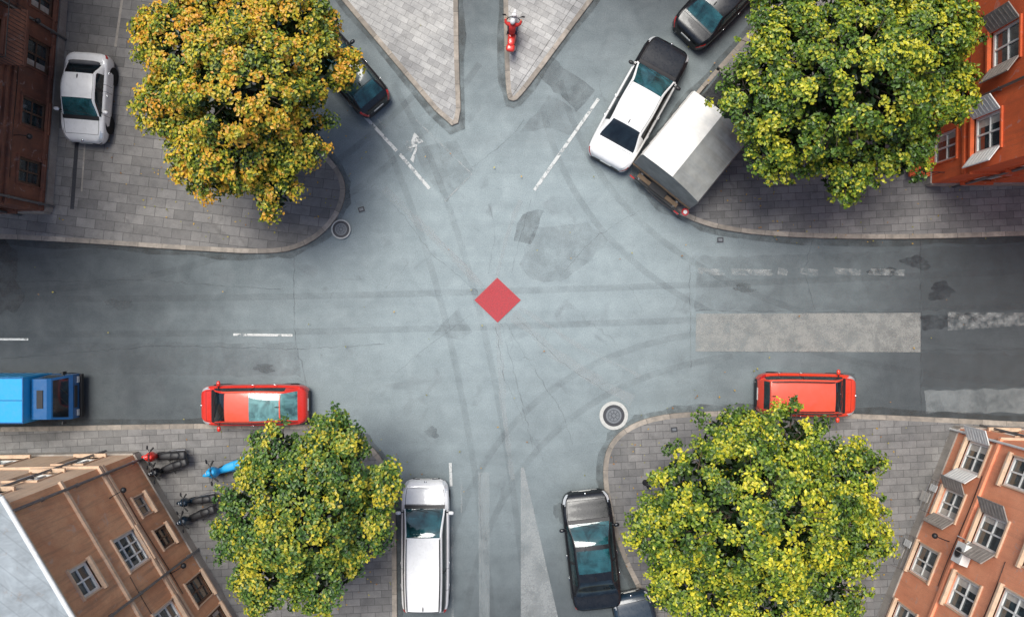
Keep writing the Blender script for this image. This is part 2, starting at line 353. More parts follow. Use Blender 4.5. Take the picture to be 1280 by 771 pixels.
for i,a in enumerate([(1176,364,17,10),(1167,403,16,11),(1145,328,17,8),(6,350,24,38),(1104,340,15,7),(1205,396,24,5),(1060,470,10,5),(930,360,14,5),(540,540,9,6),(330,460,14,5),(150,380,18,6),(700,640,8,12)]): blob('dark_patch',*a,'oil' if i<6 else 'asph_dark',.030+i*.0003)  # oil stains, with one larger plain dark patch at the west end
zm=0.0345
def mark(pts,k='white_paint',name='road_marking'):
    global zm
    zm+=0.0004; return flat(name,pts,k,zm)
def mline(a,b,w,k='white_paint',name='lane_line'):
    global zm
    zm+=0.0004; return ribbon(name,[a,b],w,k,zm)
mline((447,136),(496,189),4.0); mline((500,193),(537,236),4.0)
mline((748,124),(668,238),4.0)
mline((520,150),(590,218),2,'faint_paint'); mline((482,160),(455,132),2,'faint_paint'); mline((590,218),(556,252),2,'faint_paint')
mline((292,418),(366,419),3.0); mline((-30,424),(36,424),2.6)
for a,b in [(872,906),(914,966),(972,984),(1000,1022),(1040,1075),(1085,1130)]: mline((a,339+random.uniform(-1,1)),(b,341),8,'faint_paint')
mark([(870,392),(1150,391),(1150,440),(869,439)],'band_paint','wide_road_band')
mark([(1184,390),(1290,391),(1290,406),(1184,413)],'faint_paint','wide_road_band')
mline((563,578),(564,607),3.5); mline((577,598),(577,640),2,'faint_paint'); mline((565,655),(566,790),3,'faint_paint')
mark([(651,584),(655,584),(702,790),(651,790)],'concrete_pale','painted_wedge')
mark([(598,590),(612,590),(612,790),(599,790)],'trackpale','painted_wedge')
mark([(517,204),(513,200),(520,184),(511,186),(518,166),(530,178),(524,180),(519,194)],'white_paint','turn_arrow')
mark([(506,182),(509,176),(517,186),(514,192)],'faint_paint','turn_arrow')
mark([(621.5,347),(651,375),(622,403),(593,375)],'red_paint','painted_diamond')
# ------------------------------------------------------------ pavements
gz=[0.047]
def pavement(pts,top,h=0.12,kw=0.20,name='pavement',smooth=2):
    p=[Vector((P(x,y).x,P(x,y).y)) for x,y in pts]
    for _ in range(smooth):
        q=[]
        n=len(p)
        for i in range(n):
            a=p[i];b=p[(i+1)%n]
            la=(b-a).length; t=min(0.25,0.9/la if la>0 else .25)
            q+= [a+(b-a)*t, b+(a-b)*t]
        p=q
    n=len(p); area=sum(p[i].x*p[(i+1)%n].y-p[(i+1)%n].x*p[i].y for i in range(n))
    if area<0: p=p[::-1]
    inn=[];out=[]
    for i in range(n):
        a,b,c=p[i-1],p[i],p[(i+1)%n]; d1=(b-a).normalized(); d2=(c-b).normalized()
        n1=Vector((-d1.y,d1.x)); n2=Vector((-d2.y,d2.x)); m=(n1+n2).normalized(); k=max(.5,m.dot(n1)); inn.append(b+m*kw/k); out.append(b-m*random.uniform(.16,.34)/k)
    mb=MB(); me_v=[(v.x,v.y,-0.01) for v in p]+[(v.x,v.y,h-.02) for v in p]+[(v.x+(w.x-v.x)*.1,v.y+(w.y-v.y)*.1,h) for v,w in zip(p,inn)]+[(w.x,w.y,h) for w in inn]
    fs=[];uvs=[];s=0
    for r in range(3):
        s=0
        for i in range(n):
            j=(i+1)%n; l=(p[j]-p[i]).length
            fs.append((r*n+i,r*n+j,(r+1)*n+j,(r+1)*n+i)); uvs.append([(s,r),(s+l,r),(s+l,r+1),(s,r+1)]); s+=l
    mb.add(me_v,fs,'kerb')
    mb.add([(w.x,w.y,h-.004) for w in inn],[tuple(range(n))],top)
    ob=mb.obj(name); uv=ob.data.uv_layers.new(name='UVMap')
    for f,u in zip(ob.data.polygons,uvs):
        for li,c in zip(f.loop_indices,u): uv.data[li].uv=c
    g=MB(); gz[0]+=.0005
    g.add([(v.x,v.y,gz[0]) for v in out]+[(v.x,v.y,gz[0]) for v in p],[(i,(i+1)%n,n+(i+1)%n,n+i) for i in range(n)],'grime'); g.obj('gutter_dirt',road)
    return ob
pavement([(-1500,290),(0,298),(120,305),(230,313),(345,319),(388,306),(418,280),(433,248),(430,218),(405,190),(360,135),(290,40),(180,-120),(20,-340),(-100,-600),(-1500,-600)],'slabA')
pavement([(578,180),(573,60),(571,-600),(-30,-600),(190,-285),(428,2)],'slabB',0.10)
pavement([(632,122),(640,128),(650,124),(742,0),(1010,-350),(1180,-600),(628,-600),(629,0)],'slabB',0.10)
pavement([(792,213),(806,238),(838,264),(882,284),(940,294),(1040,299),(1160,299),(1300,294),(2600,284),(2600,-700),(1480,-700),(985,-15),(905,75),(862,124)],'slabC')
pavement([(2600,540),(1300,528),(1150,520),(1000,514),(880,513),(820,518),(782,532),(758,556),(752,592),(760,642),(775,692),(800,742),(822,790),(900,1000),(960,1600),(2600,1600)],'slabC')
pavement([(-1500,548),(0,533),(240,529),(400,529),(445,540),(475,566),(492,600),(496,650),(497,800),(500,1600),(-1500,1600)],'slabC')
ribbon('drain_channel',[(156,-10),(146,60)],3,'stone',0.119)
ribbon('drain_channel',[(98,180),(92,262)],5,'iron',0.118); ribbon('drain_channel',[(108,180),(104,240)],2,'stone',0.1185)
for (x,y,r,zz) in [(767,519,13.5,0.054),(427,287,10.5,0.125)]:
    o=empty('manhole_cover',(P(x,y).x,P(x,y).y,zz)); R=r/S
    mb=MB()
    def disc(r0,r1,z,k,seg=40):
        vs=[];fs=[]
        for j in range(seg):
            t=2*math.pi*j/seg; vs+= [(r0*math.cos(t),r0*math.sin(t),z),(r1*math.cos(t),r1*math.sin(t),z)]
        for j in range(seg): a=2*j;b=2*((j+1)%seg); fs.append((a,a+1,b+1,b))
        mb.add(vs,fs,k)
    disc(R*.98,R*(1.32 if x>700 else 1.15),0.0,'collar')
    disc(R*.72,R,0.004,'iron'); disc(0.001,R*.73,0.002,'lid'); disc(R*.50,R*.54,0.006,'iron'); disc(R*.18,R*.24,0.006,'iron')
    for a in range(8):
        t=a*math.pi/4; mb.box((R*.38*math.cos(t),R*.38*math.sin(t),.005),(R*.2,R*.05,.004),'iron',t)
    mb.obj('lid',o)
for (x,y,rz) in [(452,262,.3),(842,536,.1),(900,300,0)]:
    v=P(x,y); o=empty('valve_cover',(v.x,v.y,.054 if y!=536 else .125),rz); mb=MB(); mb.box((0,0,0),(.26,.20,.014),'iron'); mb.box((0,0,.008),(.16,.10,.006),'lid'); mb.obj('plate',o)
# ------------------------------------------------------------ cars
def pchip(xs,ys):
    xs=np.array(xs,float);ys=np.array(ys,float);o=np.argsort(xs);xs=xs[o];ys=ys[o];h=np.diff(xs);d=np.diff(ys)/h
    m=np.zeros(len(xs));m[0]=d[0];m[-1]=d[-1]
    for i in range(1,len(xs)-1):
        if d[i-1]*d[i]>0:
            w1=2*h[i]+h[i-1];w2=h[i]+2*h[i-1];m[i]=(w1+w2)/(w1/d[i-1]+w2/d[i])
    def f(x):
        i=int(min(max(np.searchsorted(xs,x)-1,0),len(xs)-2));t=(x-xs[i])/h[i]
        return float(ys[i]*(1+2*t)*(1-t)**2+m[i]*h[i]*t*(1-t)**2+ys[i+1]*t*t*(3-2*t)+m[i+1]*h[i]*t*t*(t-1))
    return f
def car(px,py,dirpx,Ln,W,Hr=1.46,paintk='white_car',hood=None,roof=None,kind='hatch',name='parked_car',glass='glass',ws=None,rg=None,sunroof=None,rails=False,z0=0.0,cowl=None,header=None,tailk=None,roofw=0.71,sunk='tealglass'):
    h=Ln/2; hw=W/2
    xc=(cowl if cowl is not None else 0.42)*h; xh=(header if header is not None else 0.10)*h
    if kind=='sedan': xrh,xrb,zd=-0.42*h,-0.72*h,0.98
    elif kind=='wagon': xrh,xrb,zd=-0.86*h,-0.955*h,0.98
    else: xrh,xrb,zd=-0.58*h,-0.86*h,1.0
    zt=pchip([h,h-.05,h-.22,h-.6,xc,xh,(xh+xrh)/2,xrh,xrb]+([-h+.25,-h+.05,-h] if kind=='sedan' else [-h+.03,-h]),
             [.52,.66,.78,.86,.97,Hr-.05,Hr,Hr-.06,zd]+([zd-.03,.86,.66] if kind=='sedan' else [.80,.62]))
    zb=pchip([h,h-.05,h-.22,xc,0,xrb,-h+.1,-h],[.46,.58,.70,.88,.92,.93,.84,.56])
    wf=pchip([h,h-.04,h-.14,h-.32,h-.75,.2*h,-.3*h,-h+.5,-h+.2,-h+.07,-h],[.60*hw,.74*hw,.86*hw,.94*hw,.985*hw,hw,hw,.97*hw,.91*hw,.82*hw,.68*hw])
    wr=pchip([h,xc,xh,(xh+xrh)/2,xrh,-h],[roofw*hw*.95,roofw*hw*.97,roofw*hw,roofw*hw*1.02,roofw*hw*.96,roofw*hw*.9])
    seams=[xc+.12, h-.30, xh+.02]
    xb=(xh+xrh)/2+.05
    doors=[xc-.12,xb,max(xrh+.25,-.62*h)] 
    if kind=='sedan': seams+=[xrb-.06]
    else: seams+=[xrh-.01]
    xs=set(np.round(np.linspace(-h+.02,h-.02,int(Ln/.075)),4))
    for a in (-h,h,-h+.008,h-.008,h-.05,-h+.04,xc,xh,xrh,xrb,xc-.03,xh+.05,xrh-.05,xrb+.03): xs.add(round(a,4))
    for a in seams+doors: xs.add(round(a-.007,4)); xs.add(round(a+.007,4))
    for a in(xb-.05,xb+.05): xs.add(round(a,4))
    if sunroof:
        for a in sunroof: xs.add(round(a*h,4))
    xs=sorted(xs)
    ef=[0,.07,.28,.5,.7,.84,1.0]; tf=[.03,.055,.075,.14,.25,.4,.55,.7,.85,1.0]
    secs=[]
    for x in xs:
        w=wf(x);b=zb(x);t_=max(zt(x),b+.03); tt=min(1,max(0,(t_-(b+.07))/(Hr-.07-(b+.07))))
        yF=(w-.15)*(1-tt)+wr(x)*tt; yF=max(.1,yF); zF=max(t_-(.02+.035*tt),b+.013)
        r=[(w-.10,.19),(w-.03,.27),(w-.0,.42),(w+.002,.3+.5*(b-.3)),(w-.006,.3+.8*(b-.3)),(w-.02,b-.045),(w-.05,b-.008),(w-.095,b+.010)]
        E=r[-1]
        for e in ef[1:]:
            bow=.035*math.sin(math.pi*e)*tt
            r.append((E[0]+(yF-E[0])*e+bow,E[1]+(zF-E[1])*e))
        for e in tf:
            r.append((yF*(1-e),zF+(t_-zF)*(1-(1-e)**2.2)))
        secs.append(r); nr=len(r)
    nE=7; nF=nE+len(ef)-1
    vs=[];full=[]
    for x,r in zip(xs,secs):
        row=[(x,y,z) for y,z in r]+[(x,-y,z) for y,z in r[-2::-1]]
        full.append(row); vs+=row
    R=len(full[0]); mb=MB()
    hood=hood or paintk; roof=roof or paintk; tailk=tailk or paintk; ws=ws or glass; rg=rg or glass
    groups={}
    def put(k,f): groups.setdefault(k,[]).append(f)
    for i in range(len(xs)-1):
        xm=(xs[i]+xs[i+1])/2
        t_=zt(xm); b=zb(xm); ttm=min(1,max(0,(t_-(b+.07))/(Hr-.07-(b+.07))))
        body=hood if xm>xc-.05 else (tailk if xm<xrb else paintk)
        seam=any(abs(xm-s)<.007 for s in seams); dseam=any(abs(xm-s)<.007 for s in doors)
        for j in range(R-1):
            jj=j if j<nr-1 else (R-2-j)
            if jj<1: k='black'
            elif jj<nE:
                k=body
                if jj<nE and jj>=2 and dseam: k='gap'
                if xm>h-.42 and xm<h-.06 and jj>=5: k='lamp'
                if xm<-h+.26 and 4<=jj<=5: k='redlamp'
                if xm<-h+.26 and jj==6 and kind!='sedan': k='redlamp'
                if xm>h-.05 and jj in(2,3): k='black'
            elif jj<nF:
                e=jj-nE
                if ttm<.06:
                    k=body
                    if xm>h-.48 and xm<h-.10 and e<3: k='lamp'
                elif e==0: k='black'
                elif e<5 and ttm>.1:
                    k=glass
                    if abs(xm-xb)<.05: k='black'
                    lim=(xrh-.05) if kind=='sedan' else (xrh-.02)
                    if xm<lim-.1: k=paintk
                else: k=roof if ttm>.9 else paintk
            else:
                e=jj-nF
                if xh+.03<xm<xc:
                    k=ws if e>=2 else paintk
                    if xm>xc-.05: k='black'
                elif xrb+.02<xm<xrh-.03: k=rg if e>=3 else paintk
                elif xrh-.03<=xm<=xh+.03:
                    k=roof
                    if sunroof and sunroof[0]*h<xm<sunroof[1]*h and e>=3: k=sunk
                    if e==1: k='gap'
                else:
                    k=body
                    if e==1 and xm>xc and xm<h-.3: k='gap'
                    if xc<=xm<xc+.10: k='black'
                if seam and e>=1: k='gap'
            put(k,(i*R+j,(i+1)*R+j,(i+1)*R+j+1,i*R+j+1))
    put('black',tuple(range(R))); put('black',tuple((len(xs)-1)*R+j for j in range(R))[::-1])
    for i in range(len(xs)-1): put('black',(i*R,i*R+R-1,(i+1)*R+R-1,(i+1)*R))
    mb.v=vs
    for k,fl in groups.items():
        mi=mb.mi(k)
        for f in fl: mb.f.append(list(f)); mb.m.append(mi); mb.sm.append(len(f)==4)
    c=P(px,py,0.9); ang=math.atan2(-dirpx[1],dirpx[0])
    e=empty(name,(c.x,c.y,z0),ang)
    mb.obj('body',e)
    t=MB()
    rw=.315; wb1=h-.82; wb2=-h+.80
    for wx in(wb1,wb2):
        wy=wf(wx)
        for sg in(-1,1):
            t.tube([(wx,sg*(wy-.14),rw+.02),(wx,sg*(wy-.002),rw+.02)],rw+.05,'gap',24,True,False)
            t.wheel((wx,sg*(wy-.11),rw),rw,.205,(0,sg,0))
    for sg in(-1,1):
        t.ell((xc-.22,sg*(hw+.085),.98),(.075,.115,.07),paintk if hood==paintk else 'black',0,12,8,.8)
        t.tube([(xc-.2,sg*(hw-.1),.93),(xc-.2,sg*(hw+.03),.96)],.025,'black',6)
        t.ell((xb+.15,sg*(hw+.004),.78),(.09,.018,.016),'chrome',0,8,6); t.ell((xb-.75,sg*(hw+.004),.79),(.09,.018,.016),'chrome',0,8,6)
    for (ya,yb) in ((.38,-.12),(-.05,-.50)):
        pts=[]
        for s_ in np.linspace(0,1,6):
            x=xc-.06-.12*s_; y=(ya+(yb-ya)*s_)*hw*1.3; pts.append((x,y,zt(x)+.012-.03*(abs(y)/hw)**2))
        t.tube(pts,.009,'black',5)
    t.box((h+.006,0,.42),(.012,.50,.11),'plate'); t.box((-h-.006,0,.62),(.012,.50,.11),'plate')
    t.box((h+.004,0,.30),(.02,1.0*hw,.07),'chrome'); t.tube([(-h-.03,hw*.5,.26),(-h+.2,hw*.5,.26)],.03,'chrome',10)
    t.ell((xrh+.12,0,Hr-.03),(.10,.02,.055),'black',0,10,6)
    t.ell((h-.06,0,.70),(.05,.05,.03),'chrome',0,10,6)
    if rails:
        for sg in(-1,1):
            pts=[(x,sg*(wr(x)-.05),zt(x)+(.0 if (x>xh-.1 or x<xrh+.1) else .045)) for x in np.linspace(xrh+.03,xh-.03,12)]
            t.tube(pts,.018,'black',6)
    t.box(((xc+xrb)/2,0,.40),(xc-xrb,W-.3,.04),'gap')
    t.box((xc-.22,0,.80),(.36,W-.34,.16),'black')
    for sg in(-1,1):
        t.ell((xh-.22,sg*.36*hw*1.1,.60),(.27,.24,.10),'seat',0,12,8,.6); t.ell((xh-.52,sg*.36*hw*1.1,.88),(.10,.23,.33),'seat',0,12,8,.6)
        t.ell((xh-.58,sg*.36*hw*1.1,1.19),(.06,.12,.08),'seat',0,10,6,.7)
    t.ell((xh-1.15,0,.60),(.26,hw*.72,.11),'seat',0,12,8,.5); t.ell((xh-1.48,0,.88),(.10,hw*.72,.28),'seat',0,12,8,.5)
    ring=[(xc-.47+.03*math.sin(a),.38*hw+.17*math.cos(a),.88+.15*math.sin(a)) for a in np.linspace(0,2*math.pi,17)]
    t.tube(ring,.014,'black',6)
    t.obj('fittings',e)
    return e
car(315,507,(-1,0.01),4.4,1.66,paintk='red_car',ws='darkglass',kind='hatch',roof='redroof',sunroof=(-.56,-.02),sunk='paleteal',cowl=.70,header=.42,rg='paleteal')
car(1012,494,(1,0.02),4.05,1.76,1.52,paintk='redorange',roof='redroof',ws='darkglass',kind='wagon',cowl=.66,header=.40,rails=True)
car(531,685,(0,-1),5.4,1.96,1.62,paintk='white_car',ws='tealglass',kind='wagon',cowl=.62,header=.22,rails=True,glass='darkglass',roofw=.72)
car(740,690,(-16,-144),4.8,2.05,1.45,paintk='black_car',ws='tealglass',kind='sedan',cowl=.52,header=.16,sunroof=(-.28,.10),rg='darkglass',roofw=.68)
car(800,127,(84,-150),5.6,2.0,1.48,paintk='white_car',hood='black_car',ws='tealglass',glass='darkglass',kind='sedan',cowl=.50,header=.14,rg='darkglass',roofw=.68)
car(908,-8,(75,-78),4.6,1.85,1.45,paintk='black_car',ws='tealglass',rg='tealglass',kind='sedan')
car(106,121,(-8,100),3.62,1.80,1.45,paintk='white_car',ws='tealglass',kind='sedan',z0=0.12,glass='darkglass',cowl=.46,header=.1)
car(432,86,(-62,-72),3.95,1.65,1.45,paintk='black_car',rg='tealglass',ws='tealglass',roof='teal_car',tailk='black_car',kind='hatch')
car(335,-22,(-62,-72),4.1,1.7,1.45,paintk='navy_car',kind='hatch')
car(803,808,(-22,-100),4.2,1.7,1.45,paintk='navy_car',kind='hatch')
# ------------------------------------------------------------ trucks
def truck_cab(t,x0,x1,W,z0,z1,k,gl='darkglass'):
    hw=W/2; prof=[(x0,z0),(x1,z0),(x1+.04,z0+(z1-z0)*.42),(x1-.02,z0+(z1-z0)*.5),(x1-.38,z1-.12),(x1-.50,z1-.02),(x0+.1,z1),(x0,z1-.04)]
    n=len(prof)
    def hwz(z): return hw-(.10*max(0,(z-(z0+.5*(z1-z0)))/(.5*(z1-z0))))
    vs=[(x,hwz(z),z) for x,z in prof]+[(x,-hwz(z),z) for x,z in prof]
    fs=[tuple(range(n))[::-1],tuple(n+i for i in range(n))]+[(i,(i+1)%n,n+(i+1)%n,n+i) for i in range(n)]
    t.add(vs,fs,k)
    a,b=prof[3],prof[4]; d=.012
    def pt(s_,y): return (a[0]+(b[0]-a[0])*s_+d,y,a[1]+(b[1]-a[1])*s_+d*.4)
    t.add([pt(.08,hw-.10),pt(.08,-hw+.10),pt(.93,-hw+.17),pt(.93,hw-.17)],[(0,1,2,3)],gl)
    for sg in(-1,1):
        zz0=a[1]+.04;zz1=z1-.2
        vs=[(x0+.25,sg*(hwz(zz0)+.006),zz0),(x1-.12,sg*(hwz(zz0)+.006),zz0),(x1-.42,sg*(hwz(zz1)+.008),zz1),(x0+.25,sg*(hwz(zz1)+.008),zz1)]
        t.add(vs,[(0,1,2,3)],gl)
        t.box((x1+.045,sg*(hw-.22),z0+.28),(.03,.26,.16),'lamp'); t.box((x1-.1,sg*(hw+.10),z0+(z1-z0)*.66),(.05,.12,.26),'black')
        t.tube([(x1-.12,sg*(hw-.03),z0+(z1-z0)*.6),(x1-.1,sg*(hw+.10),z0+(z1-z0)*.7)],.014,'black',6)
    t.box((x1+.05,0,z0+.05),(.10,W*.98,.18),'black')
    t.box((x1+.055,0,z0+.45),(.02,W*.5,.2),'black')
    for y in(-.35,.1): t.tube([(pt(.06,y*hw)[0],y*hw,pt(.06,0)[2]+.01),(pt(.5,0)[0]+.01,y*hw+.35*hw,pt(.5,0)[2]+.01)],.01,'black',5)
    t.box(((x0+x1)/2-.2,0,z1+.012),((x1-x0)*.22,W*.4,.02),'black')
c=P(20,500,2.2); e=empty('delivery_truck',(c.x-0.2,c.y,0),0)
t=MB(); t.box((-1.45,0,1.35),(4.0,1.80,1.9),'blue_light')
for x in np.linspace(-3.3,.4,9): 
    for sg in(-1,1): t.box((x,sg*.907,1.35),(.03,.02,1.8),'blue_dark')
t.box((-1.45,0,2.31),(3.9,.03,.015),'blue_dark'); 
for sg in(-1,1): t.box((-1.45,sg*.87,2.312),(4.0,.05,.03),'blue_dark')
t.box((.53,0,2.312),(.05,1.70,.03),'blue_dark'); t.box((-1.2,0,.42),(4.6,.7,.14),'black'); t.obj('cargo_box',e,bevel=.02)
t=MB(); truck_cab(t,.62,1.72,1.78,.42,1.95,'blue_dark'); t.obj('cab',e,bevel=.03)
t=MB()
for x in(1.15,-2.5):
    for sg in(-1,1): t.wheel((x,sg*.78,.36),.36,.22,(0,sg,0))
t.obj('wheels',e)
# tarpaulin lorry
ang=math.atan2(78,63); c=P(872,182,2.9); e=empty('covered_truck',(c.x,c.y,0.0),ang)
t=MB(); Lb,Wb=3.1,2.9
zs=[.95,2.72,2.92]
vs=[];nx=24
for i in range(nx+1):
    x=-Lb/2+Lb*i/nx; sag=.03*math.cos(i*math.pi/2)+random.uniform(-.008,.008)
    vs+=[(x,Wb/2+.02*math.cos(i*1.57),zs[0]),(x,Wb/2+.0,zs[1]-.12),(x,Wb/2-.06,zs[1]+.12+sag*.4),(x,Wb/4,2.93+sag),(x,0.0,3.0+sag*.3),(x,-Wb/4,2.78+sag),(x,-Wb/2+.06,zs[1]-.22+sag*.4),(x,-Wb/2,zs[1]-.45),(x,-Wb/2-.02*math.cos(i*1.57),zs[0])]
fw=[];fg=[]
for i in range(nx):
    for j in range(8):
        f=(i*9+j,i*9+j+1,(i+1)*9+j+1,(i+1)*9+j); (fw if j<4 else fg).append(f)
t.add(vs,fw,'tarp_white'); t.add(vs,fg,'tarp_shade')
t.add(vs[:9],[tuple(range(9))],'tarp_shade'); t.add(vs[-9:],[tuple(range(9))[::-1]],'tarp_white')
for i in range(7):
    for sg in(-1,1): t.tube([(-Lb/2+.2+i*.45,sg*(Wb/2+.03),1.0),(-Lb/2+.2+i*.45,sg*(Wb/2+.012),2.25)],.012,'black',5)
t.obj('tarpaulin',e)
t=MB(); t.box((0,0,.88),(Lb+.1,Wb+.04,.13),'wood'); t.box((.6,0,.68),(5.0,.8,.2),'black'); t.box((-Lb/2-.35,0,.62),(.10,Wb*.9,.16),'black')
t.box((-Lb/2-.2,.9,.66),(.35,.10,.08),'steel'); t.box((-Lb/2-.2,-.9,.66),(.35,.10,.08),'steel')
for sg in(-1,1): t.box((-Lb/2-.42,sg*(Wb/2-.3),.64),(.06,.24,.11),'redlamp')
t.tube([(-Lb/2-.25,-(Wb/2-.05),.9),(-Lb/2-.25,-(Wb/2-.05),1.0)],.15,'redlamp',14); t.tube([(-Lb/2-.25,-(Wb/2-.05),1.0),(-Lb/2-.25,-(Wb/2-.05),1.02)],.08,'plate',12)
t.box((-Lb/2-.2,0,.72),(.18,Wb*.7,.03),'wood')
t.obj('chassis',e,bevel=.01)
t=MB(); truck_cab(t,Lb/2+.12,Lb/2+1.75,2.2,.55,2.45,'black_car'); t.obj('cab',e,bevel=.03)
t=MB()
for x,zz in((Lb/2+.95,.44),(-.9,.44)):
    for sg in(-1,1): t.wheel((x,sg*1.0,.50),.48,.28,(0,sg,0))
t.obj('wheels',e)
# ------------------------------------------------------------ two-wheelers
def scooter(px,py,dirpx,k,name='parked_scooter',z0=0.12,sc=1.0,lean=0.12,front=None,seatk='black'):
    c=P(px,py,.7); e=empty(name,(c.x,c.y,z0),math.atan2(-dirpx[1],dirpx[0])); e.scale=(sc,sc,sc); e.rotation_euler[0]=lean
    t=MB(); front=front or k
    t.wheel((.66,0,.26),.26,.11,(0,1,0)); t.wheel((-.58,0,.26),.26,.13,(0,1,0))
    t.tube([(-.85,0,.50),(-.6,0,.60),(-.3,0,.60),(-.12,0,.46),(.1,0,.30),(.35,0,.32)],[.07,.17,.19,.16,.13,.10],k,12)
    t.ell((.13,0,.27),(.28,.17,.05),'black',0,12,6,.7)
    t.tube([(.40,0,.28),(.47,0,.55),(.40,0,.85),(.36,0,.95)],[.12,.22,.18,.08],front,12)
    t.ell((.66,0,.47),(.26,.09,.09),front,0,12,8); 
    t.tube([(.60,.08,.28),(.47,.06,.75)],.025,'steel',6); t.tube([(.60,-.08,.28),(.47,-.06,.75)],.025,'steel',6)
    t.ell((-.38,0,.80),(.42,.155,.075),seatk,0,16,8,.8); t.ell((-.62,0,.83),(.22,.15,.075),seatk,0,12,8,.8)
    t.tube([(.20,.36,1.0),(.34,.16,1.0),(.38,0,1.0),(.34,-.16,1.0),(.20,-.36,1.0)],.02,'black',6)
    for sg in(-1,1):
        t.tube([(.28,sg*.25,1.0),(.17,sg*.38,1.0)],.034,'rubber',8)
        t.tube([(.32,sg*.18,1.0),(.33,sg*.36,1.16)],.009,'black',5); t.ell((.34,sg*.40,1.18),(.035,.09,.05),'black',0,10,6)
        t.ell((-.88,sg*.1,.60),(.05,.05,.035),'redlamp',0,8,6)
    t.ell((.45,0,1.0),(.09,.12,.07),front,0,12,8); t.ell((.53,0,1.0),(.03,.07,.05),'lamp',0,10,6)
    t.tube([(-.1,-.16,.26),(-.45,-.19,.28),(-.85,-.19,.33)],[.03,.055,.055],'steel',10)
    t.ell((-.88,0,.74),(.17,.19,.12),seatk,0,12,8,.6)
    t.tube([(-.05,.12,.22),(-.05,.28,.0)],.015,'steel',6)
    t.obj('machine',e); return e
def skinobj(name,verts,edges,radii,mat,parent,root=0):
    me=bpy.data.meshes.new(name); me.from_pydata(verts,edges,[]); me.materials.append(M[mat])
    ob=bpy.data.objects.new(name,me); scene.collection.objects.link(ob); ob.parent=parent
    md=ob.modifiers.new('skin','SKIN'); md.use_smooth_shade=True
    sv=me.skin_vertices[0].data
    for i,r in enumerate(radii): sv[i].radius=(r,r) if not isinstance(r,tuple) else r
    sv[root].use_root=True
    ss=ob.modifiers.new('sub','SUBSURF'); ss.levels=1; ss.render_levels=2
    return ob
def rider(e):
    pr=empty('rider'); pr.location=e.location; pr.rotation_euler=e.rotation_euler; pr.scale=e.scale
    v=[(-.30,0,.93),(-.28,0,1.12),(-.20,0,1.32),(-.14,0,1.44),(-.12,.20,1.41),(.02,.31,1.22),(.20,.33,1.07),(-.12,-.20,1.41),(.02,-.31,1.22),(.20,-.33,1.07)]
    skinobj('jacket',v,[(0,1),(1,2),(2,3),(3,4),(4,5),(5,6),(3,7),(7,8),(8,9)],[.155,.15,.175,.10,.085,.062,.042,.085,.062,.042],'jacket',pr)
    v=[(-.30,0,.90),(-.20,.11,.90),(.16,.19,.84),(.12,.15,.42),(.10,.15,.36),(.26,.16,.33),(-.20,-.11,.90),(.16,-.19,.84),(.12,-.15,.42),(.10,-.15,.36),(.26,-.16,.33)]
    skinobj('trousers',v,[(0,1),(1,2),(2,3),(3,4),(4,5),(0,6),(6,7),(7,8),(8,9),(9,10)],[.15,.10,.075,.05,.045,.04,.10,.075,.05,.045,.04],'denim',pr)
    t=MB(); t.tube([(-.13,0,1.46),(-.09,0,1.56)],[.06,.055],'skin',10)
    t.ell((-.06,0,1.63),(.095,.075,.115),'skin',0,14,10); t.ell((.04,0,1.62),(.025,.014,.022),'skin',0,8,6)
    t.ell((-.075,0,1.67),(.135,.12,.125),'white_car',0,18,12); t.ell((.015,0,1.665),(.06,.095,.055),'tealglass',0,14,8)
    for sg in(-1,1):
        t.ell((.235,sg*.325,1.045),(.045,.042,.025),'skin',0,10,6)
        for q,l in enumerate((.034,.038,.036,.028)):
            y=sg*(.292+q*.022); t.tube([(.25,y,1.055),(.25+l,y,1.04),(.25+l*.9,y,1.00),(.25+l*.3,y,.985)],[.010,.010,.009,.008],'skin',6)
        t.tube([(.225,sg*.285,1.03),(.215,sg*.265,1.0),(.235,sg*.262,.975)],[.012,.011,.009],'skin',6)
        t.ell((.20,sg*.155,.315),(.13,.05,.045),'black',0,12,6,.8)
    t.obj('head_and_hands',pr)
e=scooter(641,36,(0.12,-1),'red_car',z0=.10,sc=.95,front='white_car',lean=.0,seatk='red_car'); rider(e)
scooter(283,588,(-1,0.32),'blue_light',sc=1.12,lean=.15,seatk='blue_light')
scooter(203,572,(-1,.05),'black_car',sc=1.0,name='parked_motorcycle',front='red_car'); scooter(208,588,(-1,.35),'black_car',sc=.95,name='parked_motorcycle')
scooter(243,628,(-1,.15),'navy_car',sc=.9,name='parked_motorcycle'); scooter(243,648,(-1,.4),'black_car',sc=.95,name='parked_motorcycle',front='navy_car')
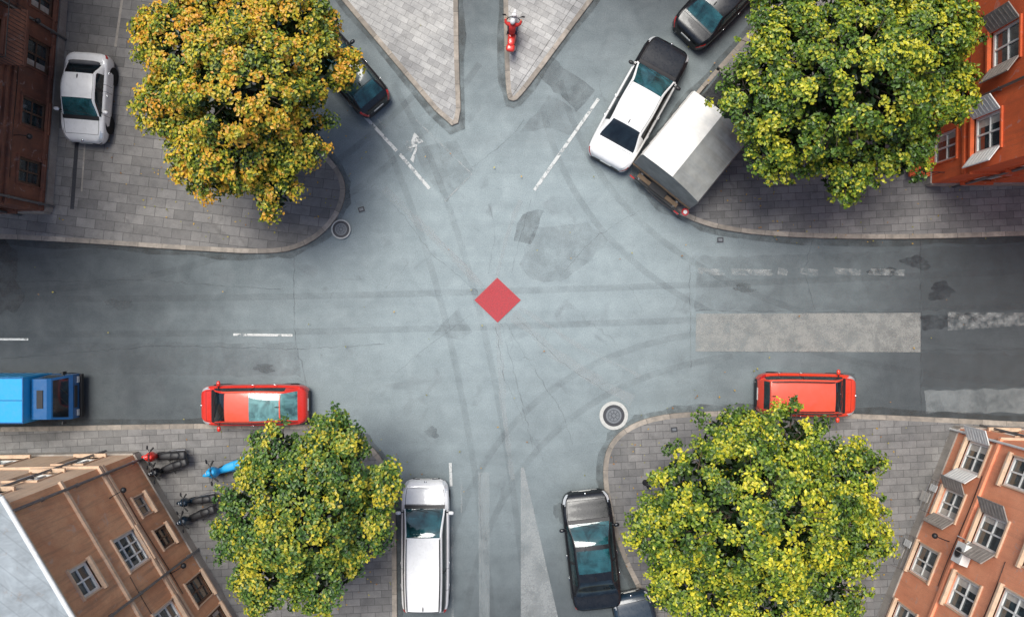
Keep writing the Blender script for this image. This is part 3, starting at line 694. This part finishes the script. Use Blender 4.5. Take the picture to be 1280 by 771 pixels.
# ------------------------------------------------------------ buildings
def building(name,pts,height,wallk,edges,roofk='metalroof',cells=3.0,overhang=.35,trim='stone',framek='white_frame',roofh=1.6,inset=.72):
    p=[Vector((P(x,y).x,P(x,y).y,0)) for x,y in pts]; org=p[0].copy(); p=[a-org for a in p]; n=len(p)
    cen=sum(p,Vector())/n; e=empty(name,org)
    walls=MB(); wins=MB(); det=MB()
    for i in range(n):
        a,b=p[i],p[(i+1)%n]; u=(b-a); Lw=u.length; u.normalize(); nn=Vector((u.y,-u.x,0))
        if nn.dot(cen-a)>0: nn=-nn
        Z=Vector((0,0,1)); spec=edges.get(i); wk=wallk
        if spec is None or spec.get('grid'):
            ws=[]
            m=max(1,int(Lw/cells)); sp=Lw/m; k_=int(height/2.9)
            for r in range(k_):
                for c_ in range(m): ws.append(dict(u=sp*(c_+.5),z=1.8+r*2.85,w=1.1,h=1.5))
            if spec: wk=spec.get('wall',wallk)
        else: ws=spec['w']; wk=spec.get('wall',wallk)
        ws=[w for w in ws if w['z']+w['h']/2<height-.3 and w['u']+w['w']/2<Lw-.1]
        us=sorted(set([0,Lw]+[round(w['u']-w['w']/2,4) for w in ws]+[round(w['u']+w['w']/2,4) for w in ws]))
        zs=sorted(set([0,height]+[round(w['z']-w['h']/2,4) for w in ws]+[round(w['z']+w['h']/2,4) for w in ws]))
        def W3(x,z,d=0): return a+u*x+Z*z+nn*d
        for x0,x1 in zip(us[:-1],us[1:]):
            for z0,z1_ in zip(zs[:-1],zs[1:]):
                xm,zm_=(x0+x1)/2,(z0+z1_)/2
                if any(abs(xm-w['u'])<w['w']/2 and abs(zm_-w['z'])<w['h']/2 for w in ws): continue
                walls.add([W3(x0,z0),W3(x1,z0),W3(x1,z1_),W3(x0,z1_)],[(0,1,2,3)],wk)
        for w in ws:
            x0,x1=w['u']-w['w']/2,w['u']+w['w']/2; z0,z1_=w['z']-w['h']/2,w['z']+w['h']/2; D=-.20
            for q in([(x0,z0,0),(x1,z0,0),(x1,z0,D),(x0,z0,D)],[(x0,z1_,0),(x1,z1_,0),(x1,z1_,D),(x0,z1_,D)],[(x0,z0,0),(x0,z1_,0),(x0,z1_,D),(x0,z0,D)],[(x1,z0,0),(x1,z1_,0),(x1,z1_,D),(x1,z0,D)]):
                walls.add([W3(*t_) for t_ in q],[(0,1,2,3)],wk)
            gd=-.12
            wins.add([W3(x0,z0,gd),W3(x1,z0,gd),W3(x1,z1_,gd),W3(x0,z1_,gd)],[(0,1,2,3)],'winglass')
            fr=w.get('frame',framek)
            ft=.045
            cxw=(x0+x1)/2;czw=(z0+z1_)/2
            if random.random()<.55 and w['w']>1:
                cw=w['w']*random.uniform(.12,.22); sd_=random.choice((-1,1))
                wins.add([W3(cxw+sd_*(w['w']/2-.1),z0+.1,gd+.004),W3(cxw+sd_*(w['w']/2-.1-cw),z0+.1,gd+.004),W3(cxw+sd_*(w['w']/2-.1-cw),z1_-.1,gd+.004),W3(cxw+sd_*(w['w']/2-.1),z1_-.1,gd+.004)],[(0,1,2,3)],'curtain')
            wins.obox(W3(x0+ft,czw,gd+.03),u,nn,Z,ft,.035,w['h']/2,fr); wins.obox(W3(x1-ft,czw,gd+.03),u,nn,Z,ft,.035,w['h']/2,fr)
            wins.obox(W3(cxw,z0+ft,gd+.028),u,nn,Z,w['w']/2-2*ft,.033,ft,fr); wins.obox(W3(cxw,z1_-ft,gd+.028),u,nn,Z,w['w']/2-2*ft,.033,ft,fr)
            for k_ in range(1,w.get('cols',2)): wins.obox(W3(x0+(x1-x0)*k_/w.get('cols',2),czw,gd+.024),u,nn,Z,.03,.03,w['h']/2-2*ft,fr)
            for k_ in range(1,w.get('rows',2)): wins.obox(W3(cxw,z0+(z1_-z0)*k_/w.get('rows',2),gd+.022),u,nn,Z,w['w']/2-2*ft,.028,.022,fr)
            tk=w.get('surround',trim)
            if tk:
                s_=.05
                det.obox(W3(x0-s_/2,czw,.02),u,nn,Z,s_/2,.025,w['h']/2+.001,tk); det.obox(W3(x1+s_/2,czw,.02),u,nn,Z,s_/2,.025,w['h']/2+.001,tk)
                det.obox(W3(cxw,z1_+.04,.03),u,nn,Z,w['w']/2+s_+.03,.04,.04,tk)
                det.obox(W3(cxw,z0-.05,.05),u,nn,Z,w['w']/2+s_+.05,.10,.05,tk)
            if w.get('shut'):
                for sg in(-1,1):
                    d_=(u*sg*.8+nn*.6).normalized()
                    det.obox(W3(x0 if sg<0 else x1,czw,.05)+d_*w['w']*.25,d_,d_.cross(Z),Z,w['w']*.25,.02,w['h']/2,w['shut'])
                    for q in range(7): det.obox(W3(x0 if sg<0 else x1,z0+.15+q*(w['h']-.3)/6,.05)+d_*w['w']*.25,d_,d_.cross(Z),Z,w['w']*.2,.028,.025,w['shut'])
            if w.get('ac'):
                q=W3(x1+.5,z0+.15,.22); det.obox(q,u,nn,Z,.38,.16,.27,'white_frame'); 
                det.tube([q+nn*.162,q+nn*.185],.2,'steel',18); det.tube([q+nn*.186,q+nn*.19],.16,'black',18)
                det.tube([q-u*.39,q-u*.5-nn*.1,q-u*.5-nn*.1-Z*.8],.02,'white_frame',6)
            if w.get('rack'):
                for dd in(.15,.3,.45,.6): det.tube([W3(x0-.1,z0-.1,dd),W3(x1+.1,z0-.1,dd)],.008,'steel',5)
                for xx in(x0-.1,x1+.1): det.tube([W3(xx,z0-.25,0),W3(xx,z0-.1,.62)],.012,'steel',5)
                det.obox(W3(cxw+.1,z0-.42,.38),u,nn,Z,.2,.006,.3,'curtain'); det.obox(W3(cxw-.35,z0-.36,.22),u,nn,Z,.14,.006,.25,'white_frame')
            if w.get('balcony'):
                bw=w['w']/2+.45
                det.obox(W3(cxw,z0-.12,.45),u,nn,Z,bw,.45,.06,trim)
                for xx in np.linspace(-bw,bw,15): det.tube([W3(cxw+xx,z0-.06,.86),W3(cxw+xx,z0+.9,.86)],.012,'black',5)
                for sg in(-1,1):
                    for dd in(.15,.4,.65): det.tube([W3(cxw+sg*bw,z0-.06,dd),W3(cxw+sg*bw,z0+.9,dd)],.012,'black',5)
                    det.tube([W3(cxw+sg*bw,z0+.9,.02),W3(cxw+sg*bw,z0+.9,.86)],.02,'black',6)
                det.tube([W3(cxw-bw,z0+.9,.86),W3(cxw+bw,z0+.9,.86)],.02,'black',6)
        if Lw>2:
            det.obox(W3(Lw/2,.30,.03),u,nn,Z,Lw/2,.035,.30,'stone')
            for zc in (spec or {}).get('bands',[3.2]): det.obox(W3(Lw/2,zc,.045),u,nn,Z,Lw/2+.04,.05,.07,(spec or {}).get('bandk',trim))
            det.obox(W3(Lw/2,height-.14,.10),u,nn,Z,Lw/2+.09,.11,.14,trim); det.obox(W3(Lw/2,height-.34,.06),u,nn,Z,Lw/2+.05,.07,.06,trim)
            for xx in (spec or {}).get('pipes',[Lw*.97]): 
                det.tube([W3(xx,0.1,.10),W3(xx,height-.5,.10),W3(xx,height,.25)],.05,(spec or {}).get('pipek','steel'),10)
                for zz in np.arange(1,height,2): det.obox(W3(xx,zz,.06),u,nn,Z,.07,.06,.02,'steel')
            for (xx,zz) in (spec or {}).get('cables',[]):
                det.tube([W3(xx+dx,zz+.04*math.sin(dx*1.3),.03) for dx in np.arange(0,min(5,Lw-xx-.2),.5)],.012,'black',5)
            for (xx,zz) in (spec or {}).get('lamps',[]):
                det.tube([W3(xx,zz,0),W3(xx,zz+.15,.3),W3(xx,zz+.1,.55)],.018,'black',6); det.ell(W3(xx,zz,.6),(.11,.11,.1),'black')
    walls.obj('walls',e); wins.obj('windows',e); det.obj('trim',e)
    r=MB(); ov=[]
    ar=sum(p[i].x*p[(i+1)%n].y-p[(i+1)%n].x*p[i].y for i in range(n)); sgn=1 if ar>0 else -1
    for i in range(n):
        A,B,C=p[i-1],p[i],p[(i+1)%n]; d1=(B-A).normalized(); d2=(C-B).normalized()
        n1=Vector((d1.y,-d1.x,0))*sgn; n2=Vector((d2.y,-d2.x,0))*sgn; m=(n1+n2).normalized(); ov.append(B+m*overhang/max(.5,m.dot(n1)))
    lo=[(v.x,v.y,height+.002) for v in ov]; mi=[(v.x,v.y,height+.14) for v in ov]; top=[tuple((cen+(v-cen)*inset)[:2])+(height+.14+roofh,) for v in ov]
    vs=lo+mi+top; fs=[(i,(i+1)%n,n+(i+1)%n,n+i) for i in range(n)]
    r.add(vs,fs+[tuple(range(n))],trim); r.add(vs,[(n+i,n+(i+1)%n,2*n+(i+1)%n,2*n+i) for i in range(n)]+[tuple(2*n+i for i in range(n))],roofk)
    for i in range(n):
        g0=Vector(mi[i]);g1=Vector(mi[(i+1)%n]); r.tube([g0-Vector((0,0,.04)),g1-Vector((0,0,.04))],.075,'white_frame',10)
    q=cen+Vector((0,0,height+roofh+.6)); r.box(q,(.9,.6,1.4),'stone'); r.box(q+Vector((0,0,.75)),(1.05,.75,.1),trim)
    q=cen+(ov[0]-cen)*.6+Vector((0,0,height+roofh*.9)); r.box(q,(.6,.6,1.6),'stone')
    r.obj('roof',e)
    return e
g=lambda u,z,w=1.15,h=1.5,**k:dict(u=u,z=z,w=w,h=h,**k)
se=[g(.95,2.1,1.2,1.4,shut='white_frame'),g(3.0,1.8,1.1,1.4,rack=1,shut='shutter'),g(5.5,1.6,1.2,1.5,rack=1),g(8.0,1.7),
    g(1.0,4.9,1.1,1.5),g(3.35,4.5,1.2,1.5,ac=1,shut='shutter'),g(5.8,4.4,1.2,1.5),g(8.3,4.5),g(1.0,7.4),g(3.3,7.3),g(5.4,6.9,1.2,1.5),g(8.3,7.3)]
building('unseen_building',[(1190,533),(1030,936),(1500,1250),(2300,1150),(2300,560)],12.5,'orange',{0:dict(w=se,bands=[3.25],bandk='orange',pipes=[.12],pipek='white_frame',cables=[(1.5,3.0),(4.,5.8)],lamps=[(4.3,2.6)])},trim='cream',roofk='tiles')
ne=[g(1.3,1.5,balcony=1,h=1.7),g(4.1,1.8),g(7.,1.8),g(1.25,4.25,1.3,1.6,shut='white_frame'),g(4.1,5.2,1.3,1.6,shut='shutter'),g(7.2,5.0,1.2,1.6,ac=1),g(1.3,8.),g(4.1,8.2),g(10,5),g(10,1.8),g(13,5),g(13,1.8)]
building('unseen_building',[(1155,232),(1166,-500),(2300,-500),(2300,222)],12.5,'orangered',{0:dict(w=ne,bands=[2.9],bandk='orangered',pipes=[2.6],pipek='steel',cables=[(.3,3.2)],lamps=[(2.7,3.3)])},trim='orangered',roofk='tiles')
nw=[g(1.4,1.7,1.0,1.5),g(3.7,1.7,1.1,1.6),g(6.0,1.7),g(8.3,1.7),g(10.6,1.7),g(1.4,4.7),g(3.7,4.7),g(6.0,4.7,balcony=1),g(8.3,4.7),g(10.6,4.7),g(13,1.7),g(13,4.7)]
building('brick_building',[(66,266),(112,-365),(-400,-600),(-1200,-400),(-1200,275)],11.5,'brown',{0:dict(w=nw,bands=[.9,3.1,3.5,6.3],pipes=[.25,7.2],cables=[(1.,2.9),(6.,3.)],lamps=[(2.6,2.8),(7,2.8)])},trim='brown',roofk='tiles',framek='brown_frame')
sw=[g(2.0,1.9,.8,.9,rows=1,frame='stone'),g(3.5,1.75,.8,1.0,frame='brown_frame'),g(6.0,1.5,1.0,1.5,frame='brown_frame'),g(7.6,1.5,1.1,1.5,frame='brown_frame'),g(3.25,4.05,1.25,1.6,cols=3,rows=3),g(6.2,4.2,1.2,1.6,cols=2,rows=3),g(9,4.2),g(9.6,1.6),g(3.25,7.1,1.0,1.1),g(6.2,7.1,1.1,1.2)]
building('unseen_building',[(175,565),(362,880),(330,1500),(-900,1500),(-1200,585)],8.9,'peach',{0:dict(w=sw,bands=[3.0,3.25,5.7],pipes=[.3,4.7],cables=[(1.2,2.7),(4.,5.)],lamps=[(1.2,3.6),(4.8,2.7)],bandk='cream'),4:dict(grid=1,wall='cream')},trim='cream',roofk='metalroof',framek='white_frame',roofh=1.2,inset=.8)
building('unseen_building',[(545,-240),(545,-900),(-60,-900),(215,-265)],13,'cream',{},roofk='tiles',cells=3.4)  # these two blocks stand out of view, added to darken the street edges
building('unseen_building',[(668,-190),(840,-190),(1060,-480),(1060,-900),(668,-900)],13,'orange',{},roofk='tiles',cells=3.4)
# ------------------------------------------------------------ trees
def tree(name,lobes,pal,seed,trunk=None,dens=1.0,shift=0.0):
    r=np.random.default_rng(seed)
    Ls=[]
    for (px,py,rp,z) in lobes:
        v=P(px,py,z); Ls.append((np.array([v.x,v.y,z]),rp/S*(H-z)/H))
    cen=sum(l[0] for l in Ls)/len(Ls); base=Vector((cen[0],cen[1],0.0)) if trunk is None else P(*trunk)
    e=empty(name,(base.x,base.y,0.1)); off=np.array([base.x,base.y,0.1])
    t=MB(); fork=np.array([cen[0],cen[1],3.0])-off
    t.tube([(0,0,0),(.02,0,.4),(.05*r.normal(),.05*r.normal(),1.6),tuple(fork)],[.36,.26,.22,.20],'bark',12)
    C=[];Rr=[];Lf=[]
    for (c,rad) in Ls:
        cl=c-off
        mid=(fork+cl)/2+np.array([r.normal()*.15,r.normal()*.15,-.1])
        t.tube([tuple(fork),tuple(mid),tuple(cl)],[.14,.10,.05],'bark',8)
        n=int(27*rad*rad*dens)+12
        for _ in range(n):
            d=r.normal(size=3); d/=np.linalg.norm(d)
            if d[2]<-.45: d[2]*=-1
            d2=d*np.array([1,1,.8]); sprig=r.random()<.14
            cc=c+d2*rad*(r.uniform(1.08,1.24) if sprig else r.uniform(.72,1.10))
            if any(np.linalg.norm((cc-c2)/np.array([1,1,.8]))<.80*r2 for c2,r2 in Ls if c2 is not c): continue
            C.append(cc); Rr.append(r.uniform(.12,.2) if sprig else r.uniform(.17,.40)); Lf.append(d)
            if sprig or r.random()<.12: t.tube([tuple(cl+(cc-off-cl)*.3),tuple(cc-off)],[.03,.010],'bark',5)
    t.obj('trunk',e)
    P_=[];Nn=[];Sz=[];Co=[]
    pal=np.array(pal)
    for c,rc,d in zip(C,Rr,Lf):
        n=int(80*(rc/.3)**2)+6
        q=r.normal(size=(n,3)); q/=np.linalg.norm(q,axis=1)[:,None]; q[:,2]=np.where(q[:,2]<-.3,-q[:,2],q[:,2])
        rr=rc*r.uniform(.35,1.22,size=n)
        p=c+q*rr[:,None]*np.array([1,1,.75])
        nn=q*.8+d*.4+np.array([0,0,.7])+r.normal(size=(n,3))*.5
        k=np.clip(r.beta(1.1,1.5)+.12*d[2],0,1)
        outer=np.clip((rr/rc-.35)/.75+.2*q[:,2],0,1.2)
        s=np.clip(k*.70+outer*.52+r.normal(size=n)*.13-.20+shift,0,.999)*(len(pal)-1)  # yellow autumn tips; inner leaves darkened in colour as clump shade
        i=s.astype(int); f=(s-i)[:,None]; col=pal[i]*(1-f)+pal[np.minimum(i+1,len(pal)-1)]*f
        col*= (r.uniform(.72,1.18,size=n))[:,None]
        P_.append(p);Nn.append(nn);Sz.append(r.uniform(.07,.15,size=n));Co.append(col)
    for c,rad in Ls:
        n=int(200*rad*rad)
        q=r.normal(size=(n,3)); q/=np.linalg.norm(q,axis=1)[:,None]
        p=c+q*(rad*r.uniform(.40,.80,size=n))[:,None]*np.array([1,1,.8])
        P_.append(p);Nn.append(q+r.normal(size=(n,3))*.6);Sz.append(r.uniform(.18,.30,size=n));Co.append(np.tile(pal[0]*.75,(n,1))*r.uniform(.7,1.3,size=(n,1)))  # inner fill coloured dark to paint the shade between clumps
    p=np.concatenate(P_)-off;nn=np.concatenate(Nn);nn/=np.linalg.norm(nn,axis=1)[:,None];sz=np.concatenate(Sz)[:,None];co=np.concatenate(Co)
    rv=r.normal(size=p.shape); tn=np.cross(nn,rv); tn/=np.linalg.norm(tn,axis=1)[:,None]; bn=np.cross(nn,tn)
    v=np.stack([p+tn*sz*.62,p+bn*sz*.40+nn*sz*.1,p-tn*sz*.55,p-bn*sz*.40+nn*sz*.1],axis=1).reshape(-1,3)
    n=len(p); fc=np.arange(4*n).reshape(n,4)
    me=bpy.data.meshes.new('foliage'); me.from_pydata(v.tolist(),[],fc.tolist()); me.materials.append(M['leaf'])
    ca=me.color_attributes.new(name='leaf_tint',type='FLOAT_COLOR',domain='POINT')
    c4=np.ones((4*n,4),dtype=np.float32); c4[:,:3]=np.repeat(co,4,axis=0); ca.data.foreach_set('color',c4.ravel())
    me.update(); ob=bpy.data.objects.new('foliage',me); scene.collection.objects.link(ob); ob.parent=e
    return e
g0=(.016,.040,.007);g1=(.045,.10,.012)
tree('maple_tree',[(305,110,78,6.6),(235,62,56,5.6),(222,130,44,5.2),(262,200,44,5),(342,238,32,4.6),(368,172,46,5.2),(390,85,42,5.4),(432,85,20,5.0),(340,30,56,5.8),(262,5,42,5.4),(300,175,55,5.8),(205,42,30,5.0),(385,30,34,5.2)],[g0,(.05,.10,.012),(.12,.19,.018),(.34,.36,.025),(.68,.50,.035),(.70,.34,.03)],3,shift=.03)
tree('maple_tree',[(1062,98,88,6.8),(985,70,60,5.8),(938,132,42,5.2),(978,186,38,5),(1055,214,38,4.8),(1120,185,42,5),(1184,118,34,5),(1150,50,60,5.6),(1070,20,60,5.8),(1190,45,26,5),(1005,145,58,5.9),(1118,130,56,6),(990,8,45,5.2),(1150,-10,45,5)],[g0,g1,(.08,.165,.016),(.22,.31,.022),(.58,.54,.035)],5)
tree('maple_tree',[(380,640,66,6.2),(322,622,42,5.3),(352,568,38,5.2),(420,562,38,5.2),(470,606,30,5),(448,662,40,5),(402,716,44,5),(338,722,42,5),(306,672,34,5),(402,602,50,5.8),(412,535,22,4.8),(350,680,50,5.6)],[g0,(.038,.10,.020),(.085,.175,.028),(.20,.28,.028),(.58,.48,.035)],8)
tree('maple_tree',[(945,640,92,6.8),(868,606,52,5.6),(912,556,46,5.4),(985,558,48,5.4),(1050,600,50,5.3),(1066,670,42,5.1),(1022,732,54,5.3),(950,750,60,5.5),(870,722,56,5.3),(826,662,40,5),(1000,650,64,6.1),(892,660,64,6.1)],[g0,g1,(.11,.20,.018),(.34,.40,.028),(.74,.65,.04)],13)
lv=[];lf=[];cols=[]
for (px,py,rad,n) in [(300,150,170,240),(1060,150,190,240),(390,640,140,200),(940,640,200,260),(640,385,600,120)]:
    for _ in range(n):
        a=random.uniform(0,6.28);d=rad*math.sqrt(random.random());v=P(px+d*math.cos(a),py+d*math.sin(a)*.9)
        s=random.uniform(.025,.055);th=random.uniform(0,3.1);z=.135+random.uniform(0,.01)
        o=len(lv)
        for k in range(4):
            t_=th+k*math.pi/2; q=s*(1 if k%2 else .6); lv.append((v.x+q*math.cos(t_),v.y+q*math.sin(t_),z+random.uniform(0,.01)))
        lf.append((o,o+1,o+2,o+3)); cc=random.choice([(.5,.3,.03,1),(.4,.35,.04,1),(.3,.14,.03,1),(.2,.2,.03,1)]); cols+=[cc]*4
me=bpy.data.meshes.new('fallen_leaves'); me.from_pydata(lv,[],lf); me.materials.append(M['leaf'])
ca=me.color_attributes.new(name='leaf_tint',type='FLOAT_COLOR',domain='POINT'); ca.data.foreach_set('color',np.array(cols,dtype=np.float32).ravel())
scene.collection.objects.link(bpy.data.objects.new('fallen_leaves',me))
c=P(809,606,.6); e=empty('bollard',(c.x,c.y,.11)); t=MB(); t.tube([(0,0,0),(0,0,.06),(0,0,.07),(0,0,.8),(0,0,.86),(0,0,.92)],[.12,.12,.07,.06,.085,.04],'black',14); t.obj('post',e)
# ------------------------------------------------------------ light, camera
w=bpy.data.worlds.new('World'); scene.world=w; w.use_nodes=True; nt=w.node_tree; bg=nt.nodes['Background']
sky=nt.nodes.new('ShaderNodeTexSky'); sky.sky_type='NISHITA'; sky.sun_disc=False; sky.dust_density=2.5
sd=Vector((-.20,.38,1.15)).normalized(); sky.sun_elevation=math.asin(sd.z); sky.sun_rotation=math.atan2(sd.x,sd.y)%(2*math.pi)
nt.links.new(sky.outputs[0],bg.inputs[0]); bg.inputs[1].default_value=0.15
sl=bpy.data.lights.new('sun','SUN'); sl.energy=3.6; sl.angle=math.radians(30); sl.color=(1,.98,.92)
so=bpy.data.objects.new('sun',sl); scene.collection.objects.link(so); so.rotation_euler=(-sd).to_track_quat('-Z','Y').to_euler(); so.location=(0,0,30)
cd=bpy.data.cameras.new('camera'); cd.sensor_width=36; cd.lens=36*H/(1280/S); cd.clip_end=5000; cd.clip_start=.1
co=bpy.data.objects.new('camera',cd); scene.collection.objects.link(co); co.location=(0,0,H); scene.camera=co
scene.view_settings.view_transform='Standard'; scene.view_settings.look='None'; scene.view_settings.exposure=0
